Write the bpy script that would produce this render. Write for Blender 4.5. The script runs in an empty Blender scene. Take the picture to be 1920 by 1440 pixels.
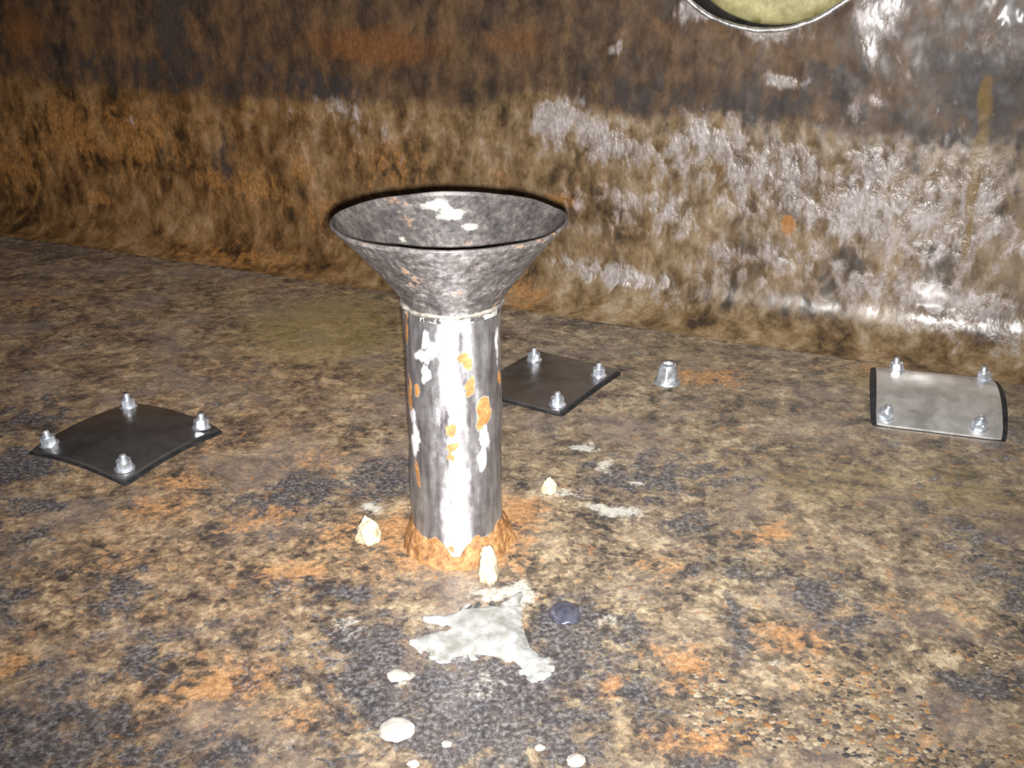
import bpy, bmesh, math, random
import numpy as np
from mathutils import Vector, Matrix

S = bpy.context.scene
C = S.collection

# ------------------------------------------------------------------ camera, light, exposure
CAM_H = 0.56
PITCH = math.radians(23.5)
cam_d = bpy.data.cameras.new('camera')
cam_d.sensor_fit = 'HORIZONTAL'
cam_d.sensor_width = 36.0
cam_d.lens = 36.0 * 1900 / 1920
cam_d.clip_start = 0.01
cam = bpy.data.objects.new('camera', cam_d)
cam.location = (0, 0, CAM_H)
cam.rotation_euler = (math.pi / 2 - PITCH, 0, 0)
C.objects.link(cam)
S.camera = cam

world = bpy.data.worlds.new('world')
S.world = world
world.use_nodes = True
world.node_tree.nodes['Background'].inputs['Color'].default_value = (0.9, 0.95, 1.0, 1)
world.node_tree.nodes['Background'].inputs['Strength'].default_value = 0.01

# the phone's own flash, just under the lens
fl_d = bpy.data.lights.new('phone_flash', 'SPOT')
fl_d.energy = 185.0
fl_d.color = (1.0, 0.975, 0.96)
fl_d.shadow_soft_size = 0.006
fl_d.spot_size = math.radians(98)
fl_d.spot_blend = 1.0
flash = bpy.data.objects.new('phone_flash', fl_d)
flash.location = (0.002, 0.004, CAM_H - 0.016)
flash.rotation_euler = (math.pi / 2 - PITCH + math.radians(10), 0, math.radians(-1))
C.objects.link(flash)

S.view_settings.view_transform = 'Standard'
S.view_settings.look = 'None'
S.view_settings.gamma = 1.0
S.view_settings.use_curve_mapping = False
S.view_settings.exposure = 0.08

# ------------------------------------------------------------------ hand-read maps: stains, with some painted shade and glare (metres)
FLOOR_STAINS = {
    'dark': [(-0.377,0.625,0.084,0.042,0.62),(-0.255,0.597,0.073,0.028,0.50),(-0.198,0.689,0.027,0.041,0.40),(0.607,1.123,0.053,0.089,0.35),(0.180,1.039,0.093,0.052,0.40),(-0.313,0.740,0.057,0.023,0.45),(-0.468,0.788,0.030,0.051,0.50),(-0.280,0.966,0.053,0.046,0.45),(-0.034,0.637,0.098,0.062,0.90),(-0.125,0.718,0.042,0.059,0.80),(0.050,0.733,0.028,0.060,0.95),(-0.148,1.008,0.045,0.056,0.75),(-0.237,0.984,0.042,0.048,0.70),(-0.204,0.932,0.040,0.027,0.50),(-0.579,1.046,0.047,0.037,0.95),(-0.517,0.960,0.046,0.021,0.70),(-0.357,0.597,0.061,0.034,0.90),(-0.305,0.700,0.025,0.020,0.80),(-0.213,0.591,0.040,0.022,0.60),(-0.376,0.801,0.025,0.030,0.70),(-0.156,0.801,0.028,0.017,0.80),(0.154,1.008,0.073,0.035,0.70),(0.185,0.916,0.025,0.023,0.80),(0.290,0.793,0.030,0.025,0.80),(0.312,0.752,0.034,0.022,0.70),(0.389,0.663,0.031,0.012,0.80),(0.203,0.756,0.014,0.047,0.50),(0.104,0.656,0.030,0.032,0.60),(0.476,0.805,0.030,0.142,0.55),(-0.492,1.879,0.133,0.050,0.80),(-0.849,2.011,0.174,0.089,0.60),(0.104,0.733,0.019,0.045,0.60),(-0.103,0.644,0.047,0.044,0.80),(0.008,0.597,0.065,0.034,0.70),(-0.382,0.676,0.031,0.027,0.60),(-0.203,0.805,0.046,0.013,0.50),(0.083,0.978,0.035,0.035,0.40),(0.255,0.637,0.038,0.018,0.30),(0.147,0.580,0.048,0.011,0.60),(0.330,0.580,0.048,0.011,0.50),(-0.498,0.890,0.027,0.031,0.60),(-0.391,1.153,0.020,0.062,0.50),(-0.620,1.184,0.041,0.065,0.50),(-0.140,0.663,0.022,0.026,0.70),(0.213,0.832,0.047,0.020,0.45),(0.083,1.656,0.119,0.046,0.60),(-0.156,1.777,0.117,0.045,0.60),(0.145,1.523,0.102,0.049,0.30)],
    'orange': [(-0.052,0.890,0.071,0.063,1.00),(-0.006,0.943,0.040,0.039,0.90),(-0.130,0.900,0.033,0.036,0.80),(-0.236,0.672,0.037,0.028,0.90),(-0.274,0.656,0.039,0.019,0.50),(-0.257,0.938,0.034,0.024,0.80),(-0.288,0.927,0.034,0.027,0.60),(-0.380,0.949,0.052,0.034,0.60),(-0.391,0.851,0.048,0.033,0.45),(0.142,0.689,0.025,0.034,0.80),(0.272,0.905,0.033,0.023,0.70),(0.245,0.733,0.042,0.042,0.60),(0.143,0.602,0.049,0.023,0.75),(0.279,1.316,0.053,0.035,0.80),(0.560,1.346,0.100,0.032,0.70),(-0.376,1.014,0.036,0.028,0.70),(-0.423,0.703,0.021,0.016,0.90),(-0.209,0.841,0.037,0.019,0.70),(-0.177,0.900,0.033,0.031,0.60),(0.266,0.676,0.040,0.027,0.50),(0.152,0.841,0.026,0.028,0.50),(0.074,0.663,0.013,0.020,0.70),(-0.368,1.346,0.084,0.080,0.30),(-0.825,1.656,0.055,0.114,0.50),(0.331,0.764,0.039,0.024,0.45),(0.408,0.764,0.034,0.032,0.40),(-0.161,0.631,0.038,0.018,0.50),(0.321,0.608,0.049,0.017,0.40),(-0.368,1.094,0.026,0.042,0.50),(-0.228,1.066,0.057,0.041,0.40)],
    'pale': [(0.089,1.097,0.021,0.013,0.90),(0.110,1.055,0.015,0.019,0.70),(0.115,0.949,0.032,0.014,0.90),(0.141,1.011,0.013,0.010,0.70),(0.000,0.790,0.040,0.024,0.80),(-0.089,0.676,0.012,0.009,0.80),(-0.024,0.663,0.026,0.029,0.50),(-0.154,0.752,0.029,0.027,0.50),(-0.159,0.602,0.029,0.020,0.45),(-0.157,0.960,0.023,0.016,0.70),(-0.037,0.725,0.056,0.037,0.55),(-0.671,1.452,0.049,0.091,0.45),(0.059,0.978,0.041,0.016,0.60),(0.132,0.772,0.034,0.041,0.35),(0.182,1.153,0.034,0.018,0.30),(-0.199,0.788,0.025,0.021,0.35),(-0.458,0.788,0.020,0.034,0.35),(0.236,0.696,0.011,0.010,0.70),(0.081,0.748,0.019,0.023,0.50)],
    'olive': [(-0.290,1.523,0.145,0.174,0.90),(0.595,1.316,0.135,0.058,0.90),(0.358,1.014,0.182,0.088,0.50),(0.500,0.989,0.089,0.097,0.60),(-0.513,1.656,0.183,0.172,0.40),(0.271,1.408,0.159,0.086,0.40),(-0.197,1.326,0.068,0.117,0.50),(0.283,0.841,0.105,0.056,0.35)],
}
WALL_STAINS = {
    'dark': [(-0.681,0.412,0.049,0.083,0.80),(-0.720,0.335,0.389,0.044,0.60),(-0.344,0.330,0.128,0.032,0.70),(0.214,0.338,0.107,0.048,0.60),(0.392,0.341,0.149,0.030,0.70),(0.695,0.372,0.077,0.061,0.90),(0.493,0.383,0.043,0.043,0.70),(0.630,0.319,0.054,0.028,0.70),(0.736,0.326,0.039,0.049,0.70),(0.258,0.301,0.058,0.024,0.50),(-0.593,0.186,0.031,0.061,0.70),(-0.743,0.205,0.040,0.052,0.40),(-0.079,0.199,0.025,0.045,0.50),(0.313,0.233,0.025,0.025,0.20),(0.583,0.450,0.033,0.027,0.60),(0.696,0.480,0.025,0.026,0.60),(-0.477,0.346,0.113,0.037,0.50)],
    'orange': [(-1.055,0.400,0.071,0.070,0.70),(-0.254,0.403,0.160,0.034,0.80),(0.000,0.416,0.090,0.032,0.60),(0.241,0.440,0.049,0.029,0.50),(-0.808,0.210,0.107,0.063,0.70),(-0.974,0.209,0.100,0.065,0.80),(-1.137,0.143,0.091,0.091,0.60),(-0.223,0.215,0.084,0.056,0.60),(-0.525,0.141,0.073,0.030,0.70),(-0.029,0.195,0.058,0.036,0.50),(-0.624,0.143,0.051,0.031,0.60),(-0.386,0.104,0.069,0.030,0.50),(-0.917,0.079,0.036,0.013,0.90),(0.095,0.170,0.028,0.012,0.90),(0.455,0.171,0.013,0.017,1.10),(0.207,0.129,0.070,0.053,0.45),(0.131,0.209,0.054,0.035,0.40),(-0.579,0.011,0.187,0.015,0.60),(0.483,0.075,0.077,0.034,0.40),(0.040,0.017,0.078,0.019,0.60),(-0.424,0.189,0.034,0.039,0.60)],
    'pale': [(0.47,0.215,0.17,0.075,0.62),(0.66,0.20,0.14,0.11,0.66),(0.28,0.25,0.12,0.05,0.6),(0.16,0.27,0.12,0.035,0.6),(-0.25,0.26,0.10,0.05,0.42),(0.62,0.10,0.2,0.05,0.62),(0.2,0.16,0.16,0.06,0.45),(0.426,0.242,0.120,0.055,0.75),(0.560,0.207,0.113,0.062,0.85),(0.326,0.282,0.064,0.040,0.85),(0.083,0.302,0.050,0.037,0.95),(0.156,0.278,0.052,0.042,0.80),(0.700,0.228,0.059,0.067,0.80),(0.266,0.170,0.076,0.051,0.60),(0.549,0.470,0.024,0.041,1.10),(0.544,0.428,0.010,0.035,1.00),(0.526,0.349,0.029,0.058,0.35),(0.702,0.447,0.037,0.040,0.42),(0.635,0.459,0.026,0.026,0.42),(0.427,0.376,0.030,0.012,1.00),(0.405,0.445,0.044,0.016,0.90),(0.295,0.471,0.031,0.014,0.90),(0.168,0.411,0.017,0.009,0.80),(0.554,0.357,0.010,0.014,0.80),(0.591,0.395,0.027,0.035,0.40),(0.680,0.084,0.137,0.040,0.80),(0.183,0.063,0.107,0.022,0.80),(0.462,0.123,0.107,0.042,0.60),(0.366,0.094,0.074,0.052,0.55),(0.749,0.061,0.061,0.032,0.80),(-0.315,0.282,0.065,0.046,0.50),(-0.428,0.265,0.090,0.047,0.35),(-0.800,0.252,0.040,0.026,0.40),(0.000,0.232,0.075,0.052,0.35),(0.292,0.050,0.052,0.036,0.50),(0.566,0.269,0.071,0.037,0.70)],
    'drip': [(0.694,0.358,0.011,0.042,0.90),(0.697,0.302,0.010,0.043,1.00),(0.700,0.243,0.008,0.044,1.00),(0.704,0.183,0.006,0.038,1.00)],
    'spot': [(0.419,0.230,0.008,0.012,1.00),(0.474,0.230,0.007,0.011,1.00),(0.508,0.233,0.009,0.012,1.00),(0.526,0.234,0.007,0.009,1.00),(0.507,0.272,0.008,0.008,1.00),(0.551,0.241,0.007,0.011,1.00),(0.422,0.273,0.008,0.012,1.00),(0.304,0.242,0.008,0.007,1.00),(0.503,0.177,0.010,0.009,1.00),(0.646,0.261,0.007,0.009,1.00),(0.381,0.422,0.005,0.005,1.00),(0.402,0.419,0.006,0.006,1.00),(0.430,0.417,0.006,0.006,1.00),(0.337,0.243,0.007,0.007,1.00),(0.432,0.258,0.006,0.016,1.00),(0.583,0.201,0.006,0.008,1.00),(0.621,0.189,0.007,0.015,0.80)],
}
PATCH = [(-0.0908,0.7214),(-0.0804,0.7364),(-0.0620,0.7440),(-0.0806,0.7510),(-0.0847,0.7597),(-0.0632,0.7637),(-0.0394,0.7759),(-0.0148,0.7800),(0.0126,0.8011),(0.0074,0.7800),(0.0120,0.7518),(0.0186,0.7178),(0.0340,0.6963),(0.0363,0.6860),(0.0288,0.6745),(0.0176,0.6692),(0.0067,0.6812),(0.0000,0.6963),(-0.0137,0.7020),(-0.0408,0.6963),(-0.0610,0.6922),(-0.0731,0.7034),(-0.0805,0.7091)]

# ------------------------------------------------------------------ noise on arrays
def _h(ix, iy, seed):
    n = (ix.astype(np.int64) * 374761393 + iy.astype(np.int64) * 668265263 + seed * 974634777) & 0xFFFFFFFF
    n = ((n ^ (n >> 13)) * 1274126177) & 0xFFFFFFFF
    n = (n ^ (n >> 16)) & 0xFFFF
    return n / 65535.0

def vnoise(x, y, seed=0):
    ix = np.floor(x); iy = np.floor(y)
    fx = x - ix; fy = y - iy
    fx = fx * fx * fx * (fx * (fx * 6 - 15) + 10); fy = fy * fy * fy * (fy * (fy * 6 - 15) + 10)
    a = _h(ix, iy, seed); b = _h(ix + 1, iy, seed); c = _h(ix, iy + 1, seed); d = _h(ix + 1, iy + 1, seed)
    return (a * (1 - fx) + b * fx) * (1 - fy) + (c * (1 - fx) + d * fx) * fy

def fbm(x, y, seed=0, octv=5, gain=0.55):
    x = np.asarray(x, float); y = np.asarray(y, float)
    s = np.zeros(np.broadcast(x, y).shape); a = 1.0; t = 0.0
    for o in range(octv):
        s = s + a * vnoise(x * 2 ** o + 17.3 * o, y * 2 ** o - 9.1 * o, seed + o)
        t += a; a *= gain
    return s / t                      # 0..1, mean .5

def sstep(a, b, x):
    t = np.clip((x - a) / (b - a), 0, 1)
    return t * t * (3 - 2 * t)

def blobs(lst, X, Y, warp=0.0, wscale=20.0, seed=3, soft=True):
    if warp:
        X = X + warp * (fbm(X * wscale, Y * wscale, seed, 5) - .5) * 2
        Y = Y + warp * (fbm(X * wscale + 50, Y * wscale, seed + 40, 5) - .5) * 2
    m = np.zeros(X.shape)
    for (cx, cy, rx, ry, s) in lst:
        d2 = ((X - cx) / rx) ** 2 + ((Y - cy) / ry) ** 2
        m = np.maximum(m, s * np.exp(-0.7 * d2 ** (1.0 if soft else 2.0)))
    return m

# ------------------------------------------------------------------ mesh helpers
def link(name, me, mat=None, parent=None, smooth=True):
    o = bpy.data.objects.new(name, me)
    C.objects.link(o)
    if mat is not None:
        me.materials.append(mat)
    if smooth:
        me.polygons.foreach_set('use_smooth', [True] * len(me.polygons))
    if parent is not None:
        o.parent = parent
    return o

def from_bm(name, bm, mat, parent=None, smooth=True):
    bmesh.ops.recalc_face_normals(bm, faces=bm.faces)
    me = bpy.data.meshes.new(name)
    bm.to_mesh(me); bm.free()
    return link(name, me, mat, parent, smooth)

def grid_mesh(name, P, keep=None, closed_u=False, flip=False):
    """P: array (n, m, 3) -> quad grid mesh; keep: (n-1, m-1) bool"""
    n, m, _ = P.shape
    idx = np.arange(n * m).reshape(n, m)
    if closed_u:
        idx = np.concatenate([idx, idx[:1]], 0)
    q = np.stack([idx[:-1, :-1], idx[1:, :-1], idx[1:, 1:], idx[:-1, 1:]], -1)
    if keep is not None:
        q = q[keep]
    q = q.reshape(-1, 4)
    if flip:
        q = q[:, ::-1]
    me = bpy.data.meshes.new(name)
    me.vertices.add(n * m)
    me.vertices.foreach_set('co', P.reshape(-1).astype(np.float32))
    me.loops.add(q.size)
    me.loops.foreach_set('vertex_index', q.reshape(-1).astype(np.int32))
    me.polygons.add(len(q))
    me.polygons.foreach_set('loop_start', np.arange(0, q.size, 4, dtype=np.int32))
    me.update(calc_edges=True)
    me.validate()
    return me

def set_attr(me, name, *ch):
    a = me.attributes.new(name, 'FLOAT_COLOR', 'POINT')
    n = len(me.vertices)
    d = np.ones((n, 4), np.float32)
    for i, c in enumerate(ch):
        d[:, i] = np.asarray(c, np.float32).reshape(-1)
    a.data.foreach_set('color', d.reshape(-1))

def tag(o, label=None, cat=None, group=None, kind=None):
    if label: o['label'] = label
    if cat: o['category'] = cat
    if group: o['group'] = group
    if kind: o['kind'] = kind
    return o

def empty(name, loc, rz=0.0, tilt=(0, 0)):
    o = bpy.data.objects.new(name, None)
    o.empty_display_size = 0.02
    C.objects.link(o)
    o.location = loc
    o.rotation_euler = (tilt[0], tilt[1], rz)
    return o

# ------------------------------------------------------------------ node helpers
class NT:
    def __init__(self, name):
        self.m = bpy.data.materials.new(name)
        self.m.use_nodes = True
        self.t = self.m.node_tree
        self.b = self.t.nodes['Principled BSDF']
    def n(self, typ, ins=None, **kw):
        nd = self.t.nodes.new(typ)
        for k, v in kw.items():
            setattr(nd, k, v)
        for k, v in (ins or {}).items():
            self.put(nd.inputs[k], v)
        return nd
    def put(self, sock, v):
        if isinstance(v, bpy.types.NodeSocket):
            self.t.links.new(v, sock)
        elif isinstance(v, (tuple, list)) and sock.type == 'RGBA' and len(v) == 3:
            sock.default_value = (*v, 1)
        else:
            sock.default_value = v
    def obj(self, sc=(1, 1, 1), loc=(0, 0, 0)):
        tc = self.n('ShaderNodeTexCoord')
        mp = self.n('ShaderNodeMapping', {'Vector': tc.outputs['Object'], 'Scale': sc, 'Location': loc})
        return mp.outputs[0]
    def noise(self, vec, scale, detail=5, rough=.6, dist=0.0):
        return self.n('ShaderNodeTexNoise', {'Vector': vec, 'Scale': scale, 'Detail': detail, 'Roughness': rough, 'Distortion': dist}).outputs['Fac']
    def voro(self, vec, scale, out='Distance', feature='F1', rnd=1.0):
        return self.n('ShaderNodeTexVoronoi', {'Vector': vec, 'Scale': scale, 'Randomness': rnd}, feature=feature).outputs[out]
    def math(self, op, a, b=0.0, c=0.0):
        nd = self.n('ShaderNodeMath', operation=op)
        self.put(nd.inputs[0], a); self.put(nd.inputs[1], b); self.put(nd.inputs[2], c)
        return nd.outputs[0]
    def add(self, a, b): return self.math('ADD', a, b)
    def mul(self, a, b): return self.math('MULTIPLY', a, b)
    def mr(self, v, a, b, lo=0.0, hi=1.0):
        return self.n('ShaderNodeMapRange', {'Value': v, 'From Min': a, 'From Max': b, 'To Min': lo, 'To Max': hi}, interpolation_type='SMOOTHSTEP').outputs[0]
    def mix(self, f, a, b, mode='MIX'):
        nd = self.n('ShaderNodeMix', data_type='RGBA', blend_type=mode)
        self.put(nd.inputs[0], f); self.put(nd.inputs[6], a); self.put(nd.inputs[7], b)
        return nd.outputs[2]
    def ramp(self, v, stops):
        nd = self.n('ShaderNodeValToRGB', {'Fac': v})
        el = nd.color_ramp.elements
        while len(el) < len(stops): el.new(0.5)
        for e, (p, c) in zip(el, stops):
            e.position = p; e.color = (*c, 1)
        return nd.outputs[0]
    def attr(self, name):
        a = self.n('ShaderNodeAttribute', attribute_name=name)
        s = self.n('ShaderNodeSeparateColor', {'Color': a.outputs['Color']})
        return s.outputs[0], s.outputs[1], s.outputs[2], a.outputs['Alpha']
    def bump(self, h, dist, strength=1.0, normal=None):
        ins = {'Height': h, 'Distance': dist, 'Strength': strength}
        if normal is not None: ins['Normal'] = normal
        return self.n('ShaderNodeBump', ins).outputs[0]
    def out(self, **kw):
        names = {'color': 'Base Color', 'rough': 'Roughness', 'metal': 'Metallic', 'normal': 'Normal', 'spec': 'Specular IOR Level',
                 'aniso': 'Anisotropic', 'anrot': 'Anisotropic Rotation', 'tangent': 'Tangent', 'coat': 'Coat Weight', 'coatr': 'Coat Roughness', 'drough': 'Diffuse Roughness'}
        for k, v in kw.items():
            self.put(self.b.inputs[names[k]], v)
        return self.m

# ------------------------------------------------------------------ materials
def mat_floor():
    t = NT('rusty_floor_steel')
    v = t.obj()
    dk, og, pl, ol = t.attr('stain')
    n1 = t.noise(v, 16, 9, .66, .3)
    n2 = t.noise(v, 55, 7, .68, .4)
    n3 = t.noise(v, 210, 5, .65)
    n4 = t.noise(v, 700, 3, .6)
    grain = t.voro(v, 190, 'Distance')
    wv = t.n('ShaderNodeVectorMath', {0: v, 1: t.n('ShaderNodeVectorMath', {0: t.n('ShaderNodeTexNoise', {'Vector': v, 'Scale': 130, 'Detail': 3}).outputs['Color'], 1: (.006, .006, .006)}, operation='MULTIPLY').outputs[0]}, operation='ADD').outputs[0]
    cell = t.n('ShaderNodeSeparateColor', {'Color': t.voro(wv, 165, 'Color')}).outputs[0]
    cell2 = t.n('ShaderNodeSeparateColor', {'Color': t.voro(wv, 60, 'Color')}).outputs[1]
    tone = t.attr('tone')[0]
    gr = t.attr('tone')[1]
    k = t.add(t.add(t.mul(n1, .50), t.mul(n2, .46)), t.mul(n3, .14))
    k = t.add(k, t.mul(t.add(cell, -.5), t.mr(gr, 0, 1, .04, .13)))
    k = t.add(k, t.mul(t.add(cell2, -.5), .07))
    col = t.ramp(k, [(.43, (.030, .026, .025)), (.495, (.076, .059, .042)), (.55, (.124, .095, .064)), (.605, (.180, .140, .090)), (.68, (.28, .232, .155))])
    col = t.mix(t.mul(tone, .7), col, t.mix(1.0, col, (.92, .76, .66), 'MULTIPLY'))
    # violet-brown drift
    d1 = t.noise(t.obj(loc=(3, 1, 0)), 9, 6, .6)
    col = t.mix(t.mr(d1, .46, .66, 0, .5), col, (.135, .108, .092))
    # olive film
    f_ol = t.mr(t.add(ol, t.mul(t.add(n2, -.5), .9)), .25, .85, 0, .6)
    col = t.mix(f_ol, col, (.155, .118, .042))
    # orange rust
    f_og = t.mr(t.add(t.add(og, t.mul(t.add(n2, -.5), 1.9)), t.mul(t.add(cell, -.5), .35)), .30, .78, 0, .85)
    oc = t.ramp(n3, [(.3, (.165, .080, .032)), (.5, (.25, .130, .056)), (.7, (.32, .19, .092))])
    col = t.mix(f_og, col, oc)
    # random orange flecks everywhere
    fk = t.mr(t.noise(t.obj(loc=(9, 4, 0)), 70, 4, .62), .60, .68, 0, .7)
    col = t.mix(fk, col, (.22, .115, .052))
    # dark blue-black bare scale, with shade along the wall foot painted in
    dn = t.noise(t.obj(loc=(2, 7, 0)), 42, 8, .7, .5)
    f_dk = t.mr(t.add(t.add(dk, t.mul(t.add(dn, -.5), 2.9)), t.mul(t.add(cell, -.5), .30)), .20, .66, 0, .9)
    dc = t.ramp(n3, [(.35, (.022, .021, .024)), (.5, (.046, .044, .048)), (.65, (.115, .112, .115))])
    col = t.mix(f_dk, col, dc)
    # pale mineral
    f_pl = t.mr(t.add(t.add(pl, t.mul(t.add(n2, -.5), 1.1)), t.mul(t.add(n3, -.5), .7)), .42, .8, 0, .75)
    col = t.mix(f_pl, col, (.36, .355, .315))
    # fine grit value shift
    gv = t.mr(t.add(t.mul(n4, .6), t.mul(n3, .5)), .38, .72, .80, 1.18)
    col = t.mix(1.0, col, t.n('ShaderNodeCombineColor', {0: gv, 1: gv, 2: gv}).outputs[0], 'MULTIPLY')
    b1 = t.noise(v, 48, 3, .5, .3)
    b2 = t.noise(v, 150, 2.5, .5)
    h = t.add(t.add(t.mul(b1, 1.0), t.mul(b2, .32)), t.mul(grain, t.mr(gr, 0, 1, .06, .30)))
    nb = t.bump(h, .0030, .8)
    rough = t.mr(t.add(n2, t.mul(f_dk, -.28)), .2, .62, .24, .66)
    return t.out(color=col, rough=rough, normal=nb, spec=.5, coat=t.mr(f_dk, 0, 1, .08, .45), coatr=.14, drough=.6)

def mat_wall():
    t = NT('wet_rusty_wall_steel')
    v = t.obj(sc=(1, 1, .62))           # stretched down the wall like runs
    dk, og, pl, up = t.attr('stain')
    dr, sp, fl_, _ = t.attr('marks')
    n1 = t.noise(v, 14, 5, .58, .3)
    n2 = t.noise(v, 46, 5, .56, .4)
    n3 = t.noise(v, 190, 4, .6)
    vs = t.noise(t.obj(sc=(1, 1, .35)), 60, 3, .5)
    k = t.add(t.add(t.mul(n1, .58), t.mul(n2, .40)), t.mul(n3, .06))
    col = t.ramp(k, [(.40, (.036, .025, .016)), (.47, (.095, .060, .028)), (.54, (.155, .104, .054)), (.61, (.215, .156, .092)), (.70, (.29, .235, .18))])
    wt = t.attr('marks')[3]
    col = t.mix(wt, col, t.mix(1.0, col, (.86, .68, .52), 'MULTIPLY'))
    f_og = t.mr(t.add(t.add(t.add(og, t.mul(wt, .10)), t.mul(t.add(n2, -.5), 1.9)), t.mul(t.add(vs, -.5), .8)), .34, .85, 0, .62)
    col = t.mix(f_og, col, t.ramp(n3, [(.3, (.15, .062, .018)), (.6, (.28, .13, .036)), (.75, (.36, .19, .065))]))
    # brown film above the old water line
    f_up = t.mr(t.add(t.add(up, t.mul(t.add(n2, -.5), .5)), t.mul(t.add(vs, -.5), .35)), .30, .70, 0, .85)
    upc = t.ramp(t.add(t.mul(n1, .6), t.mul(n2, .4)), [(.38, (.022, .017, .015)), (.50, (.050, .031, .020)), (.64, (.100, .052, .024))])
    upc = t.mix(t.mr(og, .3, .8, 0, .6), upc, (.13, .050, .016))
    col = t.mix(f_up, col, upc)
    wn = t.noise(t.obj(sc=(1, 1, .62), loc=(4, 0, 2)), 40, 6, .6, .4)
    f_dk = t.mr(t.add(t.add(dk, t.mul(t.add(wn, -.5), 2.0)), t.mul(t.add(vs, -.5), .4)), .34, .8, 0, .82)
    col = t.mix(f_dk, col, (.030, .026, .026))
    # lilac-white lime crust, with flash glare painted in among it
    f_pl = t.mr(t.add(t.add(pl, t.mul(t.add(n2, -.5), 1.7)), t.mul(t.add(vs, -.5), .7)), .34, .85, 0, .85)
    col = t.mix(f_pl, col, t.ramp(t.add(t.mul(n3, .35), t.mul(wn, .65)), [(.36, (.15, .125, .115)), (.5, (.255, .225, .215)), (.66, (.40, .365, .37))]))
    col = t.mix(t.mr(t.add(sp, t.mul(t.add(n3, -.5), .4)), .3, .6, 0, .75), col, (.095, .055, .022))
    col = t.mix(t.mr(t.add(dr, t.mul(t.add(n2, -.5), 1.3)), .35, .8, 0, .85), col, (.125, .075, .014))
    col = t.mix(t.mr(fl_, .4, .6, 0, .9), col, (.26, .115, .03))
    gv = t.mr(n3, .32, .7, .88, 1.12)
    col = t.mix(1.0, col, t.n('ShaderNodeCombineColor', {0: gv, 1: gv, 2: gv}).outputs[0], 'MULTIPLY')
    b1 = t.noise(v, 32, 1.5, .45, .3)
    b2 = t.noise(v, 90, 1.5, .5, .2)
    h = t.add(t.mul(b1, 1.0), t.mul(b2, t.mr(f_pl, 0, 1, .12, .48)))
    h = t.add(h, t.mul(f_pl, .05))
    nb = t.bump(h, .0062, t.mr(t.math('MAXIMUM', f_pl, pl), 0, .8, .22, .85))
    rough = t.add(t.add(t.mr(n2, .3, .7, .30, .5), t.mul(f_pl, -.06)), t.mul(t.math('MAXIMUM', f_up, f_dk), .07))
    return t.out(color=col, rough=rough, drough=.6, normal=nb, spec=t.mr(t.math('MAXIMUM', f_up, f_dk), 0, 1, .5, .16), coat=t.mul(t.mr(f_pl, 0, 1, .10, .95), t.mr(t.math('MAXIMUM', f_up, f_dk), 0, 1, 1, .25)), coatr=.11)

def mat_shell():
    t = NT('rusty_shell_steel')
    v = t.obj()
    n1 = t.noise(v, 6, 8, .66, .4)
    col = t.ramp(n1, [(.34, (.10, .068, .045)), (.5, (.27, .19, .125)), (.68, (.42, .33, .24))])
    return t.out(color=col, rough=.6, normal=t.bump(t.noise(v, 60, 5), .004, .5))

def mat_pipe():
    t = NT('galvanised_pipe_steel')
    ru, wh, zz, inn = t.attr('stain')
    v = t.obj()
    n1 = t.noise(v, 45, 6, .6, .5)
    n2 = t.noise(v, 150, 5, .62)
    lines = t.noise(t.obj(sc=(1, 1, .12)), 120, 4, .6)
    base = t.ramp(t.add(t.mul(n1, .35), t.mul(lines, .65)), [(.36, (.27, .255, .265)), (.5, (.52, .505, .52)), (.68, (.86, .86, .88))])
    fr = t.mr(t.add(t.add(ru, t.mul(t.add(n1, -.5), .7)), t.mul(t.add(n2, -.5), .5)), .38, .6)
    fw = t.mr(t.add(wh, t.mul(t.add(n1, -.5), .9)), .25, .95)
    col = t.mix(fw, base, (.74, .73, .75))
    rc = t.ramp(n2, [(.3, (.20, .085, .025)), (.55, (.31, .15, .05)), (.75, (.40, .24, .11))])
    col = t.mix(fr, col, rc)
    metal = t.mul(t.math('SUBTRACT', 1.0, fr), t.mr(fw, 0, 1, .9, .35))
    tg = t.n('ShaderNodeTangent', direction_type='RADIAL', axis='Z').outputs[0]
    h = t.add(t.mul(n1, .7), t.mul(n2, .25))
    nb = t.bump(h, .0016, .7)
    rough = t.add(t.mul(fr, .35), t.mr(n2, .3, .7, .42, .54))
    return t.out(color=col, rough=rough, metal=metal, normal=nb, aniso=.72, anrot=0.25, tangent=tg)

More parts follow.
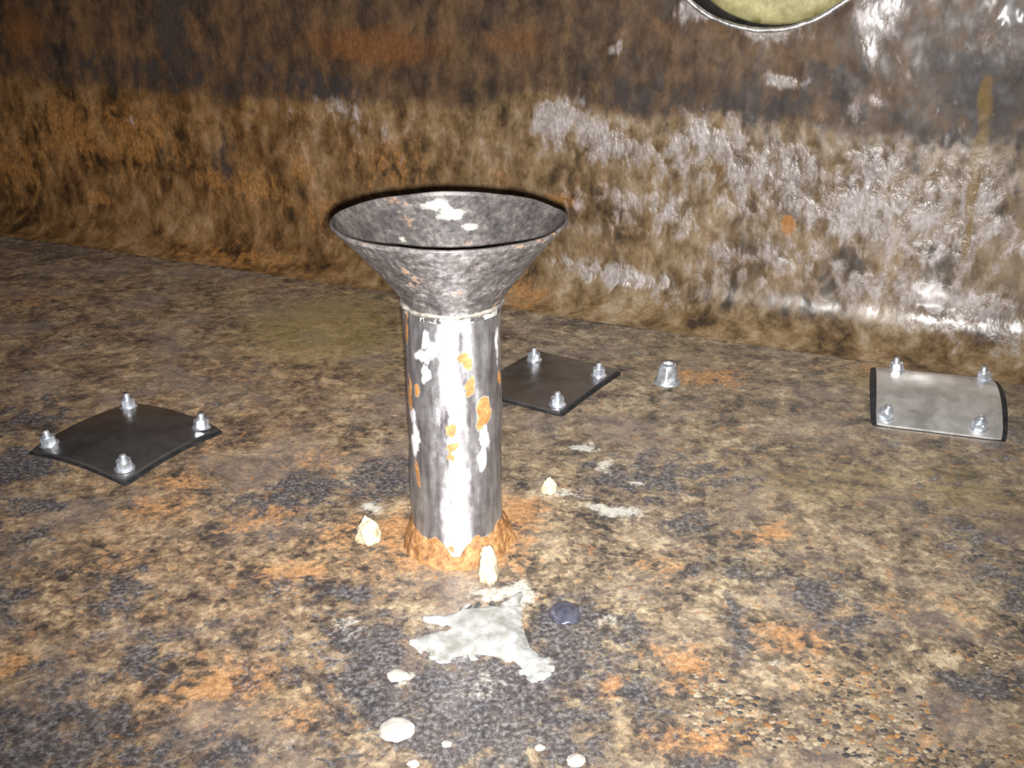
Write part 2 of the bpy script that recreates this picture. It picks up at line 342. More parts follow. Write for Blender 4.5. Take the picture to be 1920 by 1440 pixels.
def mat_funnel():
    t = NT('stained_funnel_steel')
    ru, wh, zz, inn = t.attr('stain')
    v = t.obj()
    n1 = t.noise(v, 50, 7, .66, .4)
    n2 = t.noise(v, 170, 5, .65)
    base = t.ramp(t.add(t.mul(n1, .55), t.mul(n2, .45)), [(.34, (.13, .12, .12)), (.5, (.30, .285, .285)), (.66, (.54, .53, .54))])
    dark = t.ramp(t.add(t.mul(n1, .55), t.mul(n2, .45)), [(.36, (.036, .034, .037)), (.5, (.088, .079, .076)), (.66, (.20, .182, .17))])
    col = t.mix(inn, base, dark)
    fr = t.mr(t.add(t.add(ru, t.mul(t.add(n1, -.5), 1.3)), t.mul(t.add(n2, -.5), 1.2)), .42, .72, 0, .85)
    col = t.mix(fr, col, t.ramp(n2, [(.3, (.16, .075, .030)), (.6, (.29, .15, .065))]))
    fw = t.mr(t.add(t.add(wh, t.mul(t.add(n1, -.5), 1.0)), t.mul(t.add(n2, -.5), .5)), .4, .65)
    col = t.mix(t.mul(fw, .8), col, (.33, .335, .29))
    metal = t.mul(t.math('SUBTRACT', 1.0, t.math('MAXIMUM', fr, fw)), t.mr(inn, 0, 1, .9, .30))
    nb = t.bump(t.add(t.mul(n1, .7), t.mul(n2, .3)), .0018, .7)
    tg = t.n('ShaderNodeTangent', direction_type='RADIAL', axis='Z').outputs[0]
    return t.out(color=col, rough=t.mr(n2, .3, .7, .40, .58), metal=metal, normal=nb, aniso=.5, anrot=.25, tangent=tg)

def mat_collar():
    t = NT('orange_weld_rust')
    v = t.obj()
    n1 = t.noise(v, 55, 7, .66, .5)
    n2 = t.noise(v, 190, 5, .62)
    col = t.ramp(t.add(t.mul(n1, .6), t.mul(n2, .4)), [(.36, (.09, .045, .02)), (.46, (.24, .11, .038)), (.56, (.36, .185, .066)), (.68, (.50, .33, .15))])
    return t.out(color=col, rough=.55, normal=t.bump(t.add(n1, t.mul(n2, .5)), .005, .9), spec=.5)

def mat_simple(name, c1, c2, scale, rough, metal=0.0, bump=.001, c3=None, spec=.5):
    t = NT(name)
    v = t.obj()
    n1 = t.noise(v, scale, 6, .62, .3)
    st = [(.36, c1), (.62, c2)] + ([(.75, c3)] if c3 else [])
    return t.out(color=t.ramp(n1, st), rough=t.mr(n1, .3, .7, rough * .85, rough * 1.15), metal=metal, normal=t.bump(n1, bump, .7), spec=spec)

M_floor = mat_floor()
M_wall = mat_wall()
M_shell = mat_shell()
M_pipe = mat_pipe()
M_funnel = mat_funnel()
M_collar = mat_collar()
M_plate = mat_simple('satin_steel_plate', (.27, .26, .265), (.36, .35, .35), 35, .30, .92, .0005)
M_plate_lit = mat_simple('plate_steel_lit', (.50, .49, .46), (.78, .76, .73), 28, .40, .75, .0006)  # same steel as the other plates; brightness reflected from the wall put into its colour
M_gasket = mat_simple('black_rubber', (.008, .008, .009), (.02, .02, .021), 90, .6, 0, .0006)
M_zinc = mat_simple('bright_zinc', (.66, .72, .80), (.84, .88, .94), 160, .38, .85, .0004)
M_nut = mat_simple('dull_zinc', (.50, .53, .56), (.70, .74, .78), 140, .42, .85, .0006)
M_putty = mat_simple('cream_putty', (.36, .28, .16), (.60, .53, .38), 130, .55, 0, .003, (.70, .65, .52))
M_white = mat_simple('white_residue', (.17, .165, .145), (.34, .35, .34), 60, .5, 0, .0012, (.43, .44, .435))
M_chip = mat_simple('chalky_chip', (.28, .26, .23), (.40, .39, .36), 120, .6, 0, .001)
M_blister = mat_simple('glossy_blue_grey_scale', (.06, .062, .085), (.12, .125, .17), 90, .22, .4, .001)
M_lid = mat_simple('yellow_green_coating', (.15, .125, .045), (.36, .34, .17), 30, .45, 0, .002, (.50, .54, .42))
M_bead = mat_simple('pale_weld_bead', (.14, .125, .11), (.30, .28, .24), 130, .5, .35, .001, (.50, .48, .42))
M_lip = mat_simple('worn_lip_steel', (.30, .28, .27), (.62, .60, .59), 60, .38, .8, .002)
M_bore = mat_simple('black_bore', (.006, .006, .006), (.02, .017, .014), 40, .6, 0, .002)

# ------------------------------------------------------------------ the tank: a box turned about the vertical axis
ANG = -math.atan(0.44)
ca, sa = math.cos(ANG), math.sin(ANG)
ORG = (0.0, 1.68)                  # a point on the foot of the back wall
def to_world(u, w):                # u along the back wall, w into the wall (negative = towards the viewer)
    return ORG[0] + u * ca - w * sa, ORG[1] + u * sa + w * ca

def axis(a0, a1, step, lo, hi, cstep):
    return np.concatenate([np.arange(lo, a0, cstep), np.arange(a0, a1, step), np.arange(a1, hi + cstep * .5, cstep)])

# floor
uu = axis(-1.30, 0.98, .0032, -1.9, 1.6, .08)
ww = axis(-1.32, -0.005, .0032, -2.4, -0.005, .08)
U, W = np.meshgrid(uu, ww, indexing='ij')
X = ORG[0] + U * ca - W * sa
Y = ORG[1] + U * sa + W * ca
near = np.clip((1.25 - Y) / .6, 0.15, 1)
rel = (fbm(X * 18, Y * 22, 5, 4, .42) - .5) * .005 * near + (fbm(X * 110, Y * 110, 9, 2) - .5) * .0009 * near
Z = rel - .0012
me = grid_mesh('floor', np.stack([X, Y, Z], -1))
masks = {k: blobs(FLOOR_STAINS[k], X, Y, .022, 16, 3 + i) for i, k in enumerate(('dark', 'orange', 'pale', 'olive'))}
foot_halo = np.exp(-((np.hypot((X + .05) / 1.25, Y - .885)) / .105) ** 4)
set_attr(me, 'stain', masks['dark'] - .55 * foot_halo, masks['orange'], masks['pale'], masks['olive'])
set_attr(me, 'tone', sstep(.15, -.35, X + (fbm(X * 4, Y * 4, 44) - .5) * .5), sstep(1.15, .75, Y + (fbm(X * 6, Y * 6, 45) - .5) * .6))
floor = tag(link('floor', me, M_floor), kind='structure')

# back wall with its concave foot and the round opening
HOLE = (0.388, 0.616, 0.167)
FR = 0.075
us = axis(-1.36, 1.0, .0036, -1.9, 1.6, .08)
zs = np.concatenate([np.arange(FR, .80, .0036), np.arange(.80, 1.45, .08)])
arc = np.linspace(0, math.pi / 2, 20)[:-1]
pw = np.concatenate([-FR + FR * np.sin(arc), np.zeros(len(zs))])
pz = np.concatenate([FR - FR * np.cos(arc), zs])
Ug, Wg = np.meshgrid(us, pw, indexing='ij')
_, Zg = np.meshgrid(us, pz, indexing='ij')
hu, hz, hr = HOLE
r = np.hypot(Ug - hu, Zg - hz)
keep = (np.hypot((Ug[:-1, :-1] + Ug[1:, 1:]) / 2 - hu, (Zg[:-1, :-1] + Zg[1:, 1:]) / 2 - hz) > hr)
relw = (fbm(Ug * 12, Zg * 9, 21, 4, .40) - .5) * .007 + (fbm(Ug * 60, Zg * 40, 25, 2) - .5) * .0008
relw *= sstep(.0, .02, r - hr)
relw += np.clip(.25 - Zg, 0, 1) * 0
snap = np.abs(r - hr) < .0030
fac = np.where(snap & (r > 1e-6), hr / np.maximum(r, 1e-6), 1)
Us = hu + (Ug - hu) * fac; Zs = hz + (Zg - hz) * fac
me = grid_mesh('wall_back', np.stack([Us, Wg + relw, Zs], -1), keep)
tide = 0.300 + .03 * np.exp(-((Ug - .0) / .25) ** 2) + (fbm(Ug * 9, Ug * 0 + .3, 31, 5) - .5) * .10
up = sstep(-.05, .05, Zg - tide)
wm = {k: blobs(WALL_STAINS[k], Ug, Zg, .014, 18, 60 + i) for i, k in enumerate(('dark', 'orange', 'pale'))}
up = np.clip(up - .7 * wm['pale'], 0, 1)
set_attr(me, 'stain', wm['dark'], wm['orange'], wm['pale'], up)
fleck = blobs([(.455, .171, .011, .014, 1.0)], Ug, Zg, .003, 60, 71, False)
set_attr(me, 'marks', blobs(WALL_STAINS['drip'], Ug, Zg, .004, 30, 66), blobs(WALL_STAINS['spot'], Ug, Zg, .006, 70, 67), fleck, sstep(.25, -.65, Ug + (fbm(Ug * 5, Zg * 5, 77) - .5) * .5))
wall = tag(link('wall_back', me, M_wall), kind='structure')
wall.location = (ORG[0], ORG[1], 0)
wall.rotation_euler = (0, 0, ANG)

# the rest of the shell, out of frame
def slab(name, u0, u1, w0, w1, z0, z1):
    bm = bmesh.new()
    bmesh.ops.create_cube(bm, size=1, matrix=Matrix.Translation(((u0 + u1) / 2, (w0 + w1) / 2, (z0 + z1) / 2)) @ Matrix.Diagonal((u1 - u0, w1 - w0, z1 - z0, 1)))
    o = tag(from_bm(name, bm, M_shell, smooth=False), kind='structure')
    o.location = (ORG[0], ORG[1], 0); o.rotation_euler = (0, 0, ANG)
slab('wall_left', -1.91, -1.89, -2.40, 0.0, 0, 1.42)
slab('wall_right', 1.58, 1.60, -2.40, 0.0, 0, 1.42)
slab('wall_front', -1.90, 1.60, -2.42, -2.40, 0, 1.42)
slab('ceiling', -1.91, 1.60, -2.42, 0.02, 1.42, 1.44)

# ------------------------------------------------------------------ lathe helper
def lathe(profile, seg=96, wob=None):
    """profile: list of (r, z); returns P (seg, n, 3) and angle / index grids"""
    pr = np.array(profile, float)
    th = np.linspace(0, 2 * math.pi, seg, endpoint=False)
    T, R = np.meshgrid(th, pr[:, 0], indexing='ij')
    _, Zp = np.meshgrid(th, pr[:, 1], indexing='ij')
    if wob is not None:
        R = R + wob(T, Zp, R)
    return np.stack([R * np.cos(T), R * np.sin(T), Zp], -1), T, Zp

# ------------------------------------------------------------------ standpipe with flared mouth
PX, PY = -0.0558, 0.892
stand = tag(empty('standpipe', (PX, PY, 0)), 'silvery steel standpipe with wide flared funnel mouth welded to rusty floor', 'pipe')
PR = 0.0455
cam_ang = math.atan2(-PY, -PX)          # direction from the pipe towards the viewer
zz = np.concatenate([np.linspace(-.002, .258, 110)])
def pipe_wob(T, Zp, R):
    return (fbm(np.cos(T) * 3 + 5, Zp * 22 + np.sin(T) * 3, 81, 4) - .5) * .0042
P, T, Zp = lathe([(PR, z) for z in zz], 120, pipe_wob)
me = grid_mesh('tube', P, closed_u=True)
PH = (T - cam_ang + math.pi) % (2 * math.pi) - math.pi      # 0 = facing the viewer, + = viewer's right
RUST = [(0.332, 0.1872, 0.102, 0.0131), (0.656, 0.1567, 0.193, 0.0164), (-0.139, 0.1457, 0.114, 0.0066), (-0.024, 0.1283, 0.091, 0.0049), (-0.068, 0.1174, 0.068, 0.0044), (-0.95, 0.0901, 0.102, 0.0131), (-1.162, 0.1719, 0.091, 0.0218), (0.186, 0.2156, 0.114, 0.0033), (0.321, 0.2101, 0.091, 0.0044), (-0.862, 0.1801, 0.091, 0.0076), (-0.158, 0.0136, 0.08, 0.0044), (1.25, 0.1829, 0.091, 0.0087), (-1.148, 0.2374, 0.091, 0.0164)]
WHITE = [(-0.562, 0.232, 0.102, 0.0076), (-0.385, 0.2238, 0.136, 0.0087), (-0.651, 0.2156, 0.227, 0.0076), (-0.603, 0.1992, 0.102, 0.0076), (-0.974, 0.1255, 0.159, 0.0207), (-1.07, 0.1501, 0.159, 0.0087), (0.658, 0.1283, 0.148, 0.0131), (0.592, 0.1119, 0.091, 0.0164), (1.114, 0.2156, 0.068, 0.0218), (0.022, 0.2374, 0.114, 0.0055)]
zw = Zp + (fbm(PH * 6, Zp * 90, 83) - .5) * .012
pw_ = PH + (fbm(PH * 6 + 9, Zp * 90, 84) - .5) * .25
ru = blobs([(a, b, c, d, 1.0) for a, b, c, d in RUST], pw_, zw, soft=False)
foot = sstep(.036, .016, Zp + (fbm(PH * 2.5 + 40, Zp * 30, 85) - .5) * .03 + .022 * np.exp(-((PH + .06) / .28) ** 2))
ru = np.maximum(ru, foot)
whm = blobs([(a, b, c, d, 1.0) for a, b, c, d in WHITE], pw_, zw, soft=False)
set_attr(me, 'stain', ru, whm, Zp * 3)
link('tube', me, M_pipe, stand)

# flared mouth, one skin out and one skin in, joined over the lip
FT = 0.333
RIM = 0.1055
outer = []
for i in range(26):
    s = i / 25
    z = .250 + (FT - .250) * s
    a = max(0.0, (s - .10) / .90)
    rr = PR + .0008 + (RIM - PR) * (a ** 1.12)
    outer.append((rr, z))
lip = [(RIM + .0006, FT + .0012), (RIM - .0012, FT + .0022), (RIM - .003, FT + .0012)]
inner = [(max(r_ - .0034, PR - .0035), z + .0008) for r_, z in outer[::-1]] + [(PR - .004, .20), (PR - .004, .10)]
def fun_wob(T, Zp, R):
    return (fbm(np.cos(T) * 2.2 + 5, Zp * 14 + np.sin(T) * 2.2, 91, 4) - .5) * .0036
P, T, Zp = lathe(outer + lip + inner, 144, fun_wob)
# the lip is not quite level
P[..., 2] += (fbm(np.cos(T) * 1.5 + 9, np.sin(T) * 1.5, 95, 3) - .5) * .003 * sstep(.27, FT, Zp)
me = grid_mesh('funnel', P, closed_u=True)
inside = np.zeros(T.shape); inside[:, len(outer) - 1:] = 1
PH = (T - cam_ang + math.pi) % (2 * math.pi) - math.pi
n_ = fbm(np.cos(T) * 5 + 30, Zp * 60 + np.sin(T) * 5, 97)
wh = blobs([(3.15, .316, .16, .006, .95), (3.3, .324, .14, .005, .9), (2.9, .306, .12, .004, .8), (3.5, .283, .25, .006, .8), (3.8, .30, .1, .004, .6)], PH % (2 * math.pi), Zp) * inside
wh = np.maximum(wh, .75 * sstep(.262, .252, Zp) * (1 - inside) * (n_ > .48))
rr_ = .26 * (1 - inside) + .20 * inside + .30 * sstep(.58, .75, n_)
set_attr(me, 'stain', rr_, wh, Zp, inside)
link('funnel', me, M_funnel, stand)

# weld bead at the neck
seg = 90
th = np.linspace(0, 2 * math.pi, seg, endpoint=False)
def ring_mesh(name, rc, zc, rad, seg=90, n=10, seed=1, amp=.35, freq=9.0):
    th = np.linspace(0, 2 * math.pi, seg, endpoint=False); ph = np.linspace(0, 2 * math.pi, n, endpoint=False)
    T, Q = np.meshgrid(th, ph, indexing='ij')
    a = rad * (1 + amp * 2 * (fbm(np.cos(T) * freq + 20, np.sin(T) * freq + Q * .5, seed, 3) - .5))
    R = rc + a * np.cos(Q); Zr = zc + a * np.sin(Q)
    P = np.stack([R * np.cos(T), R * np.sin(T), Zr], -1)
    P = np.concatenate([P, P[:, :1]], 1)
    return grid_mesh(name, P, closed_u=True, flip=True)
link('weld_bead', ring_mesh('weld_bead', PR - .0002, .2565, .0026, seed=5, amp=.9), M_bead, stand)

# rust-swollen weld collar at the foot
T0 = np.linspace(0, 2 * math.pi, 128, endpoint=False)
sv = np.linspace(0, 1, 16)
T, Sg = np.meshgrid(T0, sv, indexing='ij')
PH = (T - cam_ang + math.pi) % (2 * math.pi) - math.pi
top = .026 + (fbm(np.cos(T) * 2.4 + 3, np.sin(T) * 2.4, 101, 4) - .5) * .020 - .020 * np.exp(-((PH + .05) / .20) ** 2)
top = np.maximum(top, .006)
wid = .0125 + (fbm(np.cos(T) * 2 + 8, np.sin(T) * 2, 103, 4) - .5) * .012 + .004 * np.exp(-((PH - .5) / .6) ** 2)
R = PR - .002 + wid * (1 - np.cos(Sg * math.pi / 2)) ** .55 + (fbm(np.cos(T) * 14, np.sin(T) * 14 + Sg * 4, 105, 4) - .5) * .004 * Sg
Zc = top * np.cos(Sg * math.pi / 2) - .002 * Sg + (fbm(np.cos(T) * 12 + 4, np.sin(T) * 12 + Sg * 3, 107, 4) - .5) * .004
link('weld_collar', grid_mesh('weld_collar', np.stack([R * np.cos(T), R * np.sin(T), Zc], -1), closed_u=True), M_collar, stand)['label'] = 'orange rusty weld collar'

# ------------------------------------------------------------------ bolted plates
def hex_nut_mesh():
    """hexagon nut with chamfered crown and a bore"""
    bm = bmesh.new()
    def ringv(r, z, n=6, off=0):
        return [bm.verts.new((r * math.cos(2 * math.pi * i / n + off), r * math.sin(2 * math.pi * i / n + off), z)) for i in range(n)]
    N = 24
    def hexr(i, R):
        a = (i / N * 2 * math.pi) % (math.pi / 3) - math.pi / 6
        return R * math.cos(math.pi / 6) / math.cos(a)
    def loop(R, z, hexa):
        return [bm.verts.new(((hexr(i, R) if hexa else R) * math.cos(2 * math.pi * i / N), (hexr(i, R) if hexa else R) * math.sin(2 * math.pi * i / N), z)) for i in range(N)]
    loops = [loop(.0040, 0, False), loop(.0082, 0, False), loop(.0092, .0010, True), loop(.0092, .0082, True), loop(.0080, .0096, False), loop(.0062, .0098, False), loop(.0040, .0090, False)]
    for a, b in zip(loops[:-1], loops[1:]):
        for i in range(N):
            bm.faces.new((a[i], a[(i + 1) % N], b[(i + 1) % N], b[i]))
    bmesh.ops.recalc_face_normals(bm, faces=bm.faces)
    me = bpy.data.meshes.new('nut'); bm.to_mesh(me); bm.free()
    me.materials.append(M_zinc)
    return me

def lathe_mesh(name, prof, mat, seg=20):
    P, _, _ = lathe(prof, seg)
    me = grid_mesh(name, P, closed_u=True)
    me.materials.append(mat)
    me.polygons.foreach_set('use_smooth', [True] * len(me.polygons))
    return me

ME_nut = hex_nut_mesh()
# threaded stud: ridged profile and domed tip
sp = [(.0001, -.004), (.0042, -.004)]
z = .0
while z < .0165:
    sp += [(.0043, z), (.0037, z + .0006)]
    z += .0012
sp += [(.0040, .0172), (.0030, .0186), (.0001, .0190)]
ME_stud = lathe_mesh('stud', sp, M_zinc)
ME_washer = lathe_mesh('washer', [(.0044, 0), (.0112, 0), (.0114, .0008), (.0112, .0016), (.0044, .0016), (.0044, 0)], M_zinc, 28)

def sheet(name, hx, hy, thick, zfun, mat, parent, bulge=0.0, n=22, corner=.004):
    """curved sheet with real thickness; bulge bows the short sides outwards"""
    a = np.linspace(-1, 1, n)
    A, B = np.meshgrid(a, a, indexing='ij')
    XX = A * (hx + bulge * (1 - B * B)); YY = B * hy
    # trim the corners round
    cut = np.clip(np.abs(A) + np.abs(B) - 1.86, 0, 1)
    XX *= 1 - cut * corner * 30; YY *= 1 - cut * corner * 30
    ZZ = zfun(A, B)
    top = np.stack([XX, YY, ZZ + thick], -1); bot = np.stack([XX, YY, ZZ], -1)
    bm = bmesh.new()
    vt = [[bm.verts.new(top[i, j]) for j in range(n)] for i in range(n)]
    vb = [[bm.verts.new(bot[i, j]) for j in range(n)] for i in range(n)]
    for i in range(n - 1):
        for j in range(n - 1):
            bm.faces.new((vt[i][j], vt[i + 1][j], vt[i + 1][j + 1], vt[i][j + 1]))
            bm.faces.new((vb[i][j], vb[i][j + 1], vb[i + 1][j + 1], vb[i + 1][j]))
    for i in range(n - 1):
        for (j, q) in ((0, 1), (n - 1, -1)):
            bm.faces.new((vt[i][j], vt[i + 1][j], vb[i + 1][j], vb[i][j]))
            bm.faces.new((vt[j][i], vt[j][i + 1], vb[j][i + 1], vb[j][i]))
    o = from_bm(name, bm, mat, parent)
    md = o.modifiers.new('edge', 'EDGE_SPLIT'); md.split_angle = math.radians(45)
    return o

def bolted_plate(loc, rz, hx, hy, archx, archy, bx, by, label, tilt=(0, 0), gb=.004, bulge=0.0, boltshift=(0, 0), mat=None, skew=0.0):
    t = tag(empty('bolted_plate', loc, rz, tilt), label, 'metal plate', 'square bolted plates lying on the tank floor')
    zf = lambda A, B: archx * (1 - A * A) + archy * (1 - B * B)
    g = sheet('gasket', hx + gb, hy + gb * .4, .0030, lambda A, B: zf(A, B) * .96, M_gasket, t, bulge)
    g['label'] = 'thin black backing under the plate'
    sheet('sheet', hx, hy, .0035, lambda A, B: zf(A, B) + .0031, mat or M_plate, t, bulge * .3)
    for sx in (-1, 1):
        for sy in (-1, 1):
            x, y = sx * bx + boltshift[0] + skew * sy, sy * by + boltshift[1]
            zb = zf(x / hx, y / hy) + .0066
            nx = 2 * archx * x / hx ** 2; ny = 2 * archy * y / hy ** 2
            s = bpy.data.objects.new('stud', ME_stud); C.objects.link(s); s.parent = t
            s.location = (x, y, zb); s.rotation_euler = (-ny * .6, nx * .6, random.uniform(0, 1))
            w = bpy.data.objects.new('washer', ME_washer); C.objects.link(w); w.parent = s
            k = bpy.data.objects.new('nut', ME_nut); C.objects.link(k); k.parent = s
            k.location = (0, 0, .0016); k.rotation_euler = (0, 0, random.uniform(0, 1))
    return t
random.seed(4)
bolted_plate((-.4665, 1.1005, .002), math.atan2(-.0637, .1165), .078, .076, .007, .006, .063, .060,
             'dark steel plate with four bright nuts on floor left of the standpipe')
bolted_plate((.049, 1.285, .002), math.atan2(-.0564, .0885), .068, .083, .000, .002, .0525, .057,
             'dark flat steel plate partly hidden behind the standpipe', boltshift=(.002, -.010))
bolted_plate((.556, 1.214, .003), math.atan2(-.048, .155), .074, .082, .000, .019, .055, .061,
             'arched steel plate, coloured bright as if lit, with four nuts by the foot of the wall', tilt=(math.radians(5), 0), gb=.005, bulge=.004, mat=M_plate_lit, boltshift=(-.001, -.009), skew=.008)

# ------------------------------------------------------------------ loose flange nut
bm = bmesh.new()
N = 48
prof = [(.0002, 0, 0), (.0175, 0, 0), (.0186, .0012, 0), (.0186, .0030, 0), (.0168, .0050, 0), (.0152, .0070, .6), (.0146, .012, 1), (.0138, .019, 1), (.0128, .0245, .8), (.0112, .0285, .2), (.0095, .0300, 0), (.0068, .0303, 0), (.0062, .0290, 0), (.0060, .020, 0), (.0002, .020, 0)]
rings = []
for (r0, z0, hx_) in prof:
    rg = []
    for i in range(N):
        a = 2 * math.pi * i / N
        h = math.cos(math.pi / 6) / math.cos(a % (math.pi / 3) - math.pi / 6) * 1.07
        rr = r0 * (1 - hx_ + hx_ * h)
        rg.append(bm.verts.new((rr * math.cos(a), rr * math.sin(a), z0)))
    rings.append(rg)
for a, b in zip(rings[:-1], rings[1:]):
    for i in range(N):
        bm.faces.new((a[i], a[(i + 1) % N], b[(i + 1) % N], b[i]))
o = from_bm('flange_nut', bm, M_nut)
o.location = (.2148, 1.288, .001); o.rotation_euler = (0, 0, .25)
tag(o, 'loose tapered silver nut with round base standing alone on floor', 'nut')

# ------------------------------------------------------------------ cream putty stubs round the pipe foot
def lump(name, loc, rx, ry, h, seed, label, mat, cat, group=None, spikes=0.0, sub=4, sharp=.35, rz=0):
    bm = bmesh.new()
    bmesh.ops.create_icosphere(bm, subdivisions=sub, radius=1)
    for v in bm.verts:
        p = v.co.copy()
        th = math.atan2(p.y, p.x)
        n = float(fbm(np.array(p.x * 1.6 + 7 + p.z * .8), np.array(p.y * 1.6 + seed * 3.1 + p.z), seed, 4)) - .5
        k = 1 + sharp * 2 * n
        zz_ = max(p.z, -.25)
        q = Vector((p.x * rx * k * (1.05 - .12 * max(0, zz_)), p.y * ry * k * (1.05 - .12 * max(0, zz_)), (zz_ + .18) * h * (1 + sharp * n * 1.5)))
        if spikes and p.z > .35:
            q.z += h * spikes * max(0, math.sin(th * 2.0 + seed)) * (p.z - .35)
        v.co = q
    o = from_bm(name, bm, mat)
    o.location = loc; o.rotation_euler = (0, 0, rz)
    return tag(o, label, cat, group)
lump('putty_stub', (-.1468, .888, 0), .0115, .010, .021, 3, 'cream jagged lump of putty left of the standpipe foot', M_putty, 'putty lump', 'cream putty lumps around the pipe foot', .3)
lump('putty_stub', (-.0225, .821, 0), .0095, .010, .027, 8, 'tall cream putty lump in front of the standpipe foot', M_putty, 'putty lump', 'cream putty lumps around the pipe foot', .2)
lump('putty_stub', (.0415, .988, 0), .0085, .008, .013, 12, 'small cream putty lump behind right of the standpipe foot', M_putty, 'putty lump', 'cream putty lumps around the pipe foot', .4)

# ------------------------------------------------------------------ white residue patch: thin crust with a raised uneven top
def crust(name, poly, thick, mat, label, cat, seed=1):
    # refine the outline with a little noise
    pts = []
    for i, (x, y) in enumerate(poly):
        x2, y2 = poly[(i + 1) % len(poly)]
        for k in range(6):
            s = k / 6
            pts.append((x + (x2 - x) * s, y + (y2 - y) * s))
    pts = np.array(pts)
    pts[:, 0] += (fbm(pts[:, 0] * 160, pts[:, 1] * 160, seed, 4) - .5) * .004
    pts[:, 1] += (fbm(pts[:, 0] * 160 + 70, pts[:, 1] * 160, seed + 5, 4) - .5) * .004
    cx, cy = pts.mean(0)
    bm = bmesh.new()
    vb = [bm.verts.new((x - cx, y - cy, 0)) for x, y in pts]
    f = bm.faces.new(vb)
    r = bmesh.ops.inset_region(bm, faces=[f], thickness=.0016, use_even_offset=False)
    r = bmesh.ops.triangulate(bm, faces=[f for f in bm.faces if len(f.verts) > 4])
    bmesh.ops.subdivide_edges(bm, edges=[e for e in bm.edges if e.calc_length() > .006], cuts=2, use_grid_fill=False)
    bmesh.ops.triangulate(bm, faces=bm.faces)
    rim = {v for e in bm.edges if e.is_boundary for v in e.verts}
    for v in bm.verts:
        n = float(fbm(np.array((v.co.x + cx) * 90), np.array((v.co.y + cy) * 90), seed + 9, 4))
        v.co.z = -.003 if v in rim else thick * (.7 + .6 * n)
    o = from_bm(name, bm, mat)
    if o.data.polygons[0].normal.z < 0: o.data.flip_normals()
    o.location = (cx, cy, 0.0)
    return tag(o, label, cat)
crust('residue_patch', PATCH, .0022, M_white, 'irregular white crust patch on floor in front of the standpipe', 'residue', 5)

# chips
CH = 'chalk-white chips on the foreground floor'
lump('white_chip', (-.0896, .614, 0), .0130, .0120, .0045, 21, 'largest round white chip on the floor, at the near edge', M_chip, 'chip', CH, 0, 3, .25)
for (x, y, r_, sd, lb) in [(-.0496, .5993, .0042, 22, 'tiny oval white chip just right of the largest chip'),
                           (-.0734, .579, .0050, 23, 'small white chip at bottom edge below the largest chip'),
                           (.0211, .5954, .0042, 24, 'tiny white chip below the white crust patch near bottom edge'),
                           (.0478, .5823, .0078, 25, 'pale greyish chip at bottom edge, rightmost of the chips'),
                           (-.0955, .6772, .0095, 26, 'flat beige chip at the left end below the white crust')]:
    lump('white_chip', (x, y, 0), r_ * .95, r_ * .85, r_ * .4, sd, lb, M_chip, 'chip', CH, 0, 3, .3)
lump('scale_blister', (.0486, .7637, 0), .013, .017, .0045, 31, 'glossy blue-grey blister on floor beside the white crust patch', M_blister, 'blister', None, 0, 4, .15)

# ------------------------------------------------------------------ round opening high on the wall, closed by a coated cover
op = tag(empty('round_hatch', (*to_world(hu, 0), hz), ANG), 'round yellow-green coated hatch cover set in the rusty wall', 'hatch')
def yl(P):   # lathe axis z -> wall depth y
    return np.stack([P[..., 0], P[..., 2], P[..., 1]], -1)
P, T, _ = lathe([(hr + .007, .004), (hr + .006, -.0008), (hr + .003, -.0016), (hr, -.0012), (hr - .001, .004)], 128, lambda T, Z, R: (fbm(np.cos(T) * 4, np.sin(T) * 4 + Z * 50, 121, 4) - .5) * .006)
link('lip', grid_mesh('lip', yl(P), closed_u=True), M_lip, op)['label'] = 'worn bare steel lip'
P, T, _ = lathe([(hr - .0005, .002), (hr - .0005, .05), (.0005, .05)], 96)
link('bore', grid_mesh('bore', yl(P), closed_u=True), M_bore, op)
P, T, Zp = lathe([(.0005, .004), (.04, .0045), (.08, .006), (.115, .009), (.140, .013), (.152, .018), (.156, .024), (.156, .050)], 96)
P[..., 0] += .010; P[..., 1] += -.0075
lid = link('cover', grid_mesh('cover', yl(P), closed_u=True), M_lid, op)
for nm in ('cover', 'bore', 'lip'):
    bm = bmesh.new(); m_ = bpy.data.meshes[nm]; bm.from_mesh(m_); bmesh.ops.recalc_face_normals(bm, faces=bm.faces); bm.to_mesh(m_); bm.free()

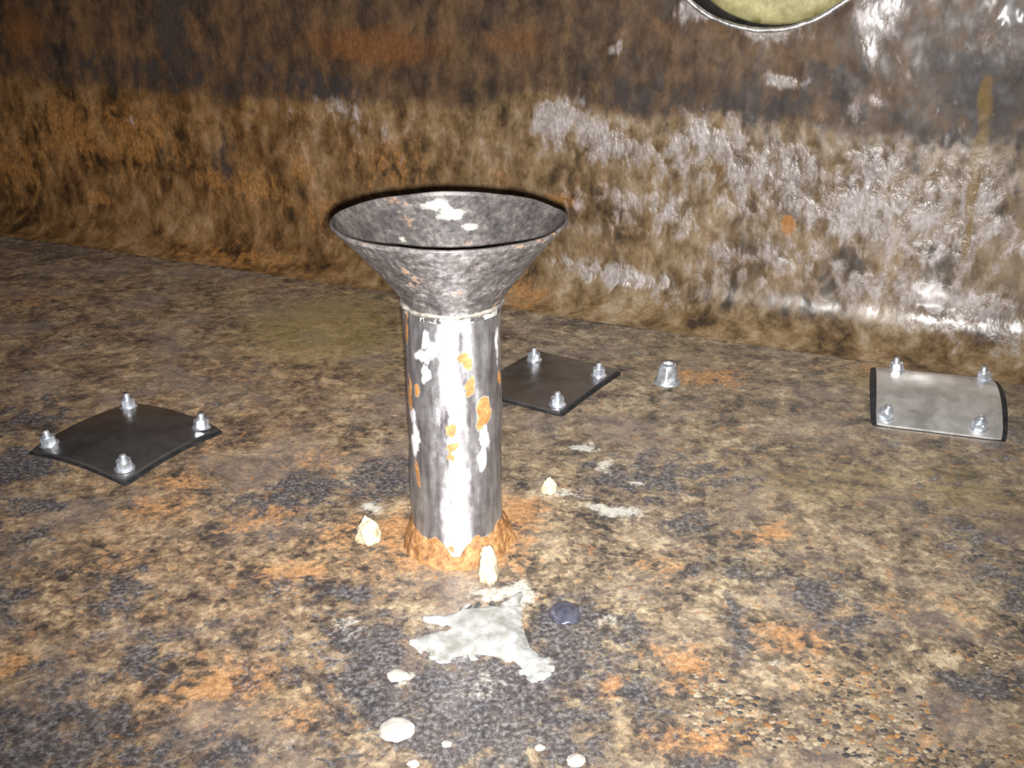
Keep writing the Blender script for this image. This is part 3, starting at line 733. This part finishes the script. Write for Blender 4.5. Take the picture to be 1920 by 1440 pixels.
# ------------------------------------------------------------------ loose rust scale on the near floor
def rust_flakes(n=1800, seed=7):
    rng = np.random.default_rng(seed)
    vx, fc, cl = [], [], []
    pal = np.array([(.20, .15, .10), (.28, .22, .15), (.14, .10, .07), (.30, .16, .07), (.06, .055, .055), (.24, .19, .125), (.33, .27, .19)])
    got = 0
    while got < n:
        x = rng.uniform(.04, .46, 4000); y = .565 + .15 * rng.random(4000) ** 1.6
        d = fbm(x * 14, y * 14, 131, 4) - .10 * sstep(.62, .72, y) - .12 * sstep(.25, .45, x)
        dd = blobs(FLOOR_STAINS['dark'], x, y)
        ok = (d > .44) & (dd < .7) & (np.hypot(x - PX, y - PY) > .075) & ~((np.abs(x + .03) < .085) & (np.abs(y - .73) < .085))
        for px_, py_ in zip(x[ok], y[ok]):
            if got >= n: break
            r = .0014 + .0028 * rng.random() ** 2
            k0 = len(vx)
            a0 = rng.uniform(0, 6.28)
            base = -.0013
            c = pal[rng.integers(len(pal))] * rng.uniform(.6, 1.0)
            el = rng.uniform(.6, 1.0)
            for i in range(6):
                a = a0 + i * math.pi / 3; q = r * rng.uniform(.75, 1.2)
                vx.append((px_ + q * math.cos(a), py_ + q * el * math.sin(a), base))
            vx.append((px_ + r * .2 * math.cos(a0), py_, base + r * rng.uniform(.18, .32)))
            for i in range(6):
                fc.append((k0 + i, k0 + (i + 1) % 6, k0 + 6))
            cl += [c] * 7
            got += 1
    V = np.array(vx)
    near_ = np.clip((1.25 - V[:, 1]) / .6, 0.15, 1)
    V[:, 2] += (fbm(V[:, 0] * 18, V[:, 1] * 18, 5, 4, .42) - .5) * .005 * near_ + (fbm(V[:, 0] * 110, V[:, 1] * 110, 9, 2) - .5) * .0009 * near_
    me = bpy.data.meshes.new('rust_scale')
    me.from_pydata(V.tolist(), [], fc)
    cl = np.array(cl)
    set_attr(me, 'flake', cl[:, 0], cl[:, 1], cl[:, 2])
    t = NT('loose_rust_flake')
    a = t.n('ShaderNodeAttribute', attribute_name='flake').outputs['Color']
    nz = t.noise(t.obj(), 300, 4, .6)
    gv = t.mr(nz, .3, .7, .75, 1.2)
    col = t.mix(1.0, a, t.n('ShaderNodeCombineColor', {0: gv, 1: gv, 2: gv}).outputs[0], 'MULTIPLY')
    m = t.out(color=col, rough=.55)
    return tag(link('rust_scale', me, m), 'loose tan and orange rust flakes scattered over the near right floor', 'rust flakes', kind='stuff')
rust_flakes()
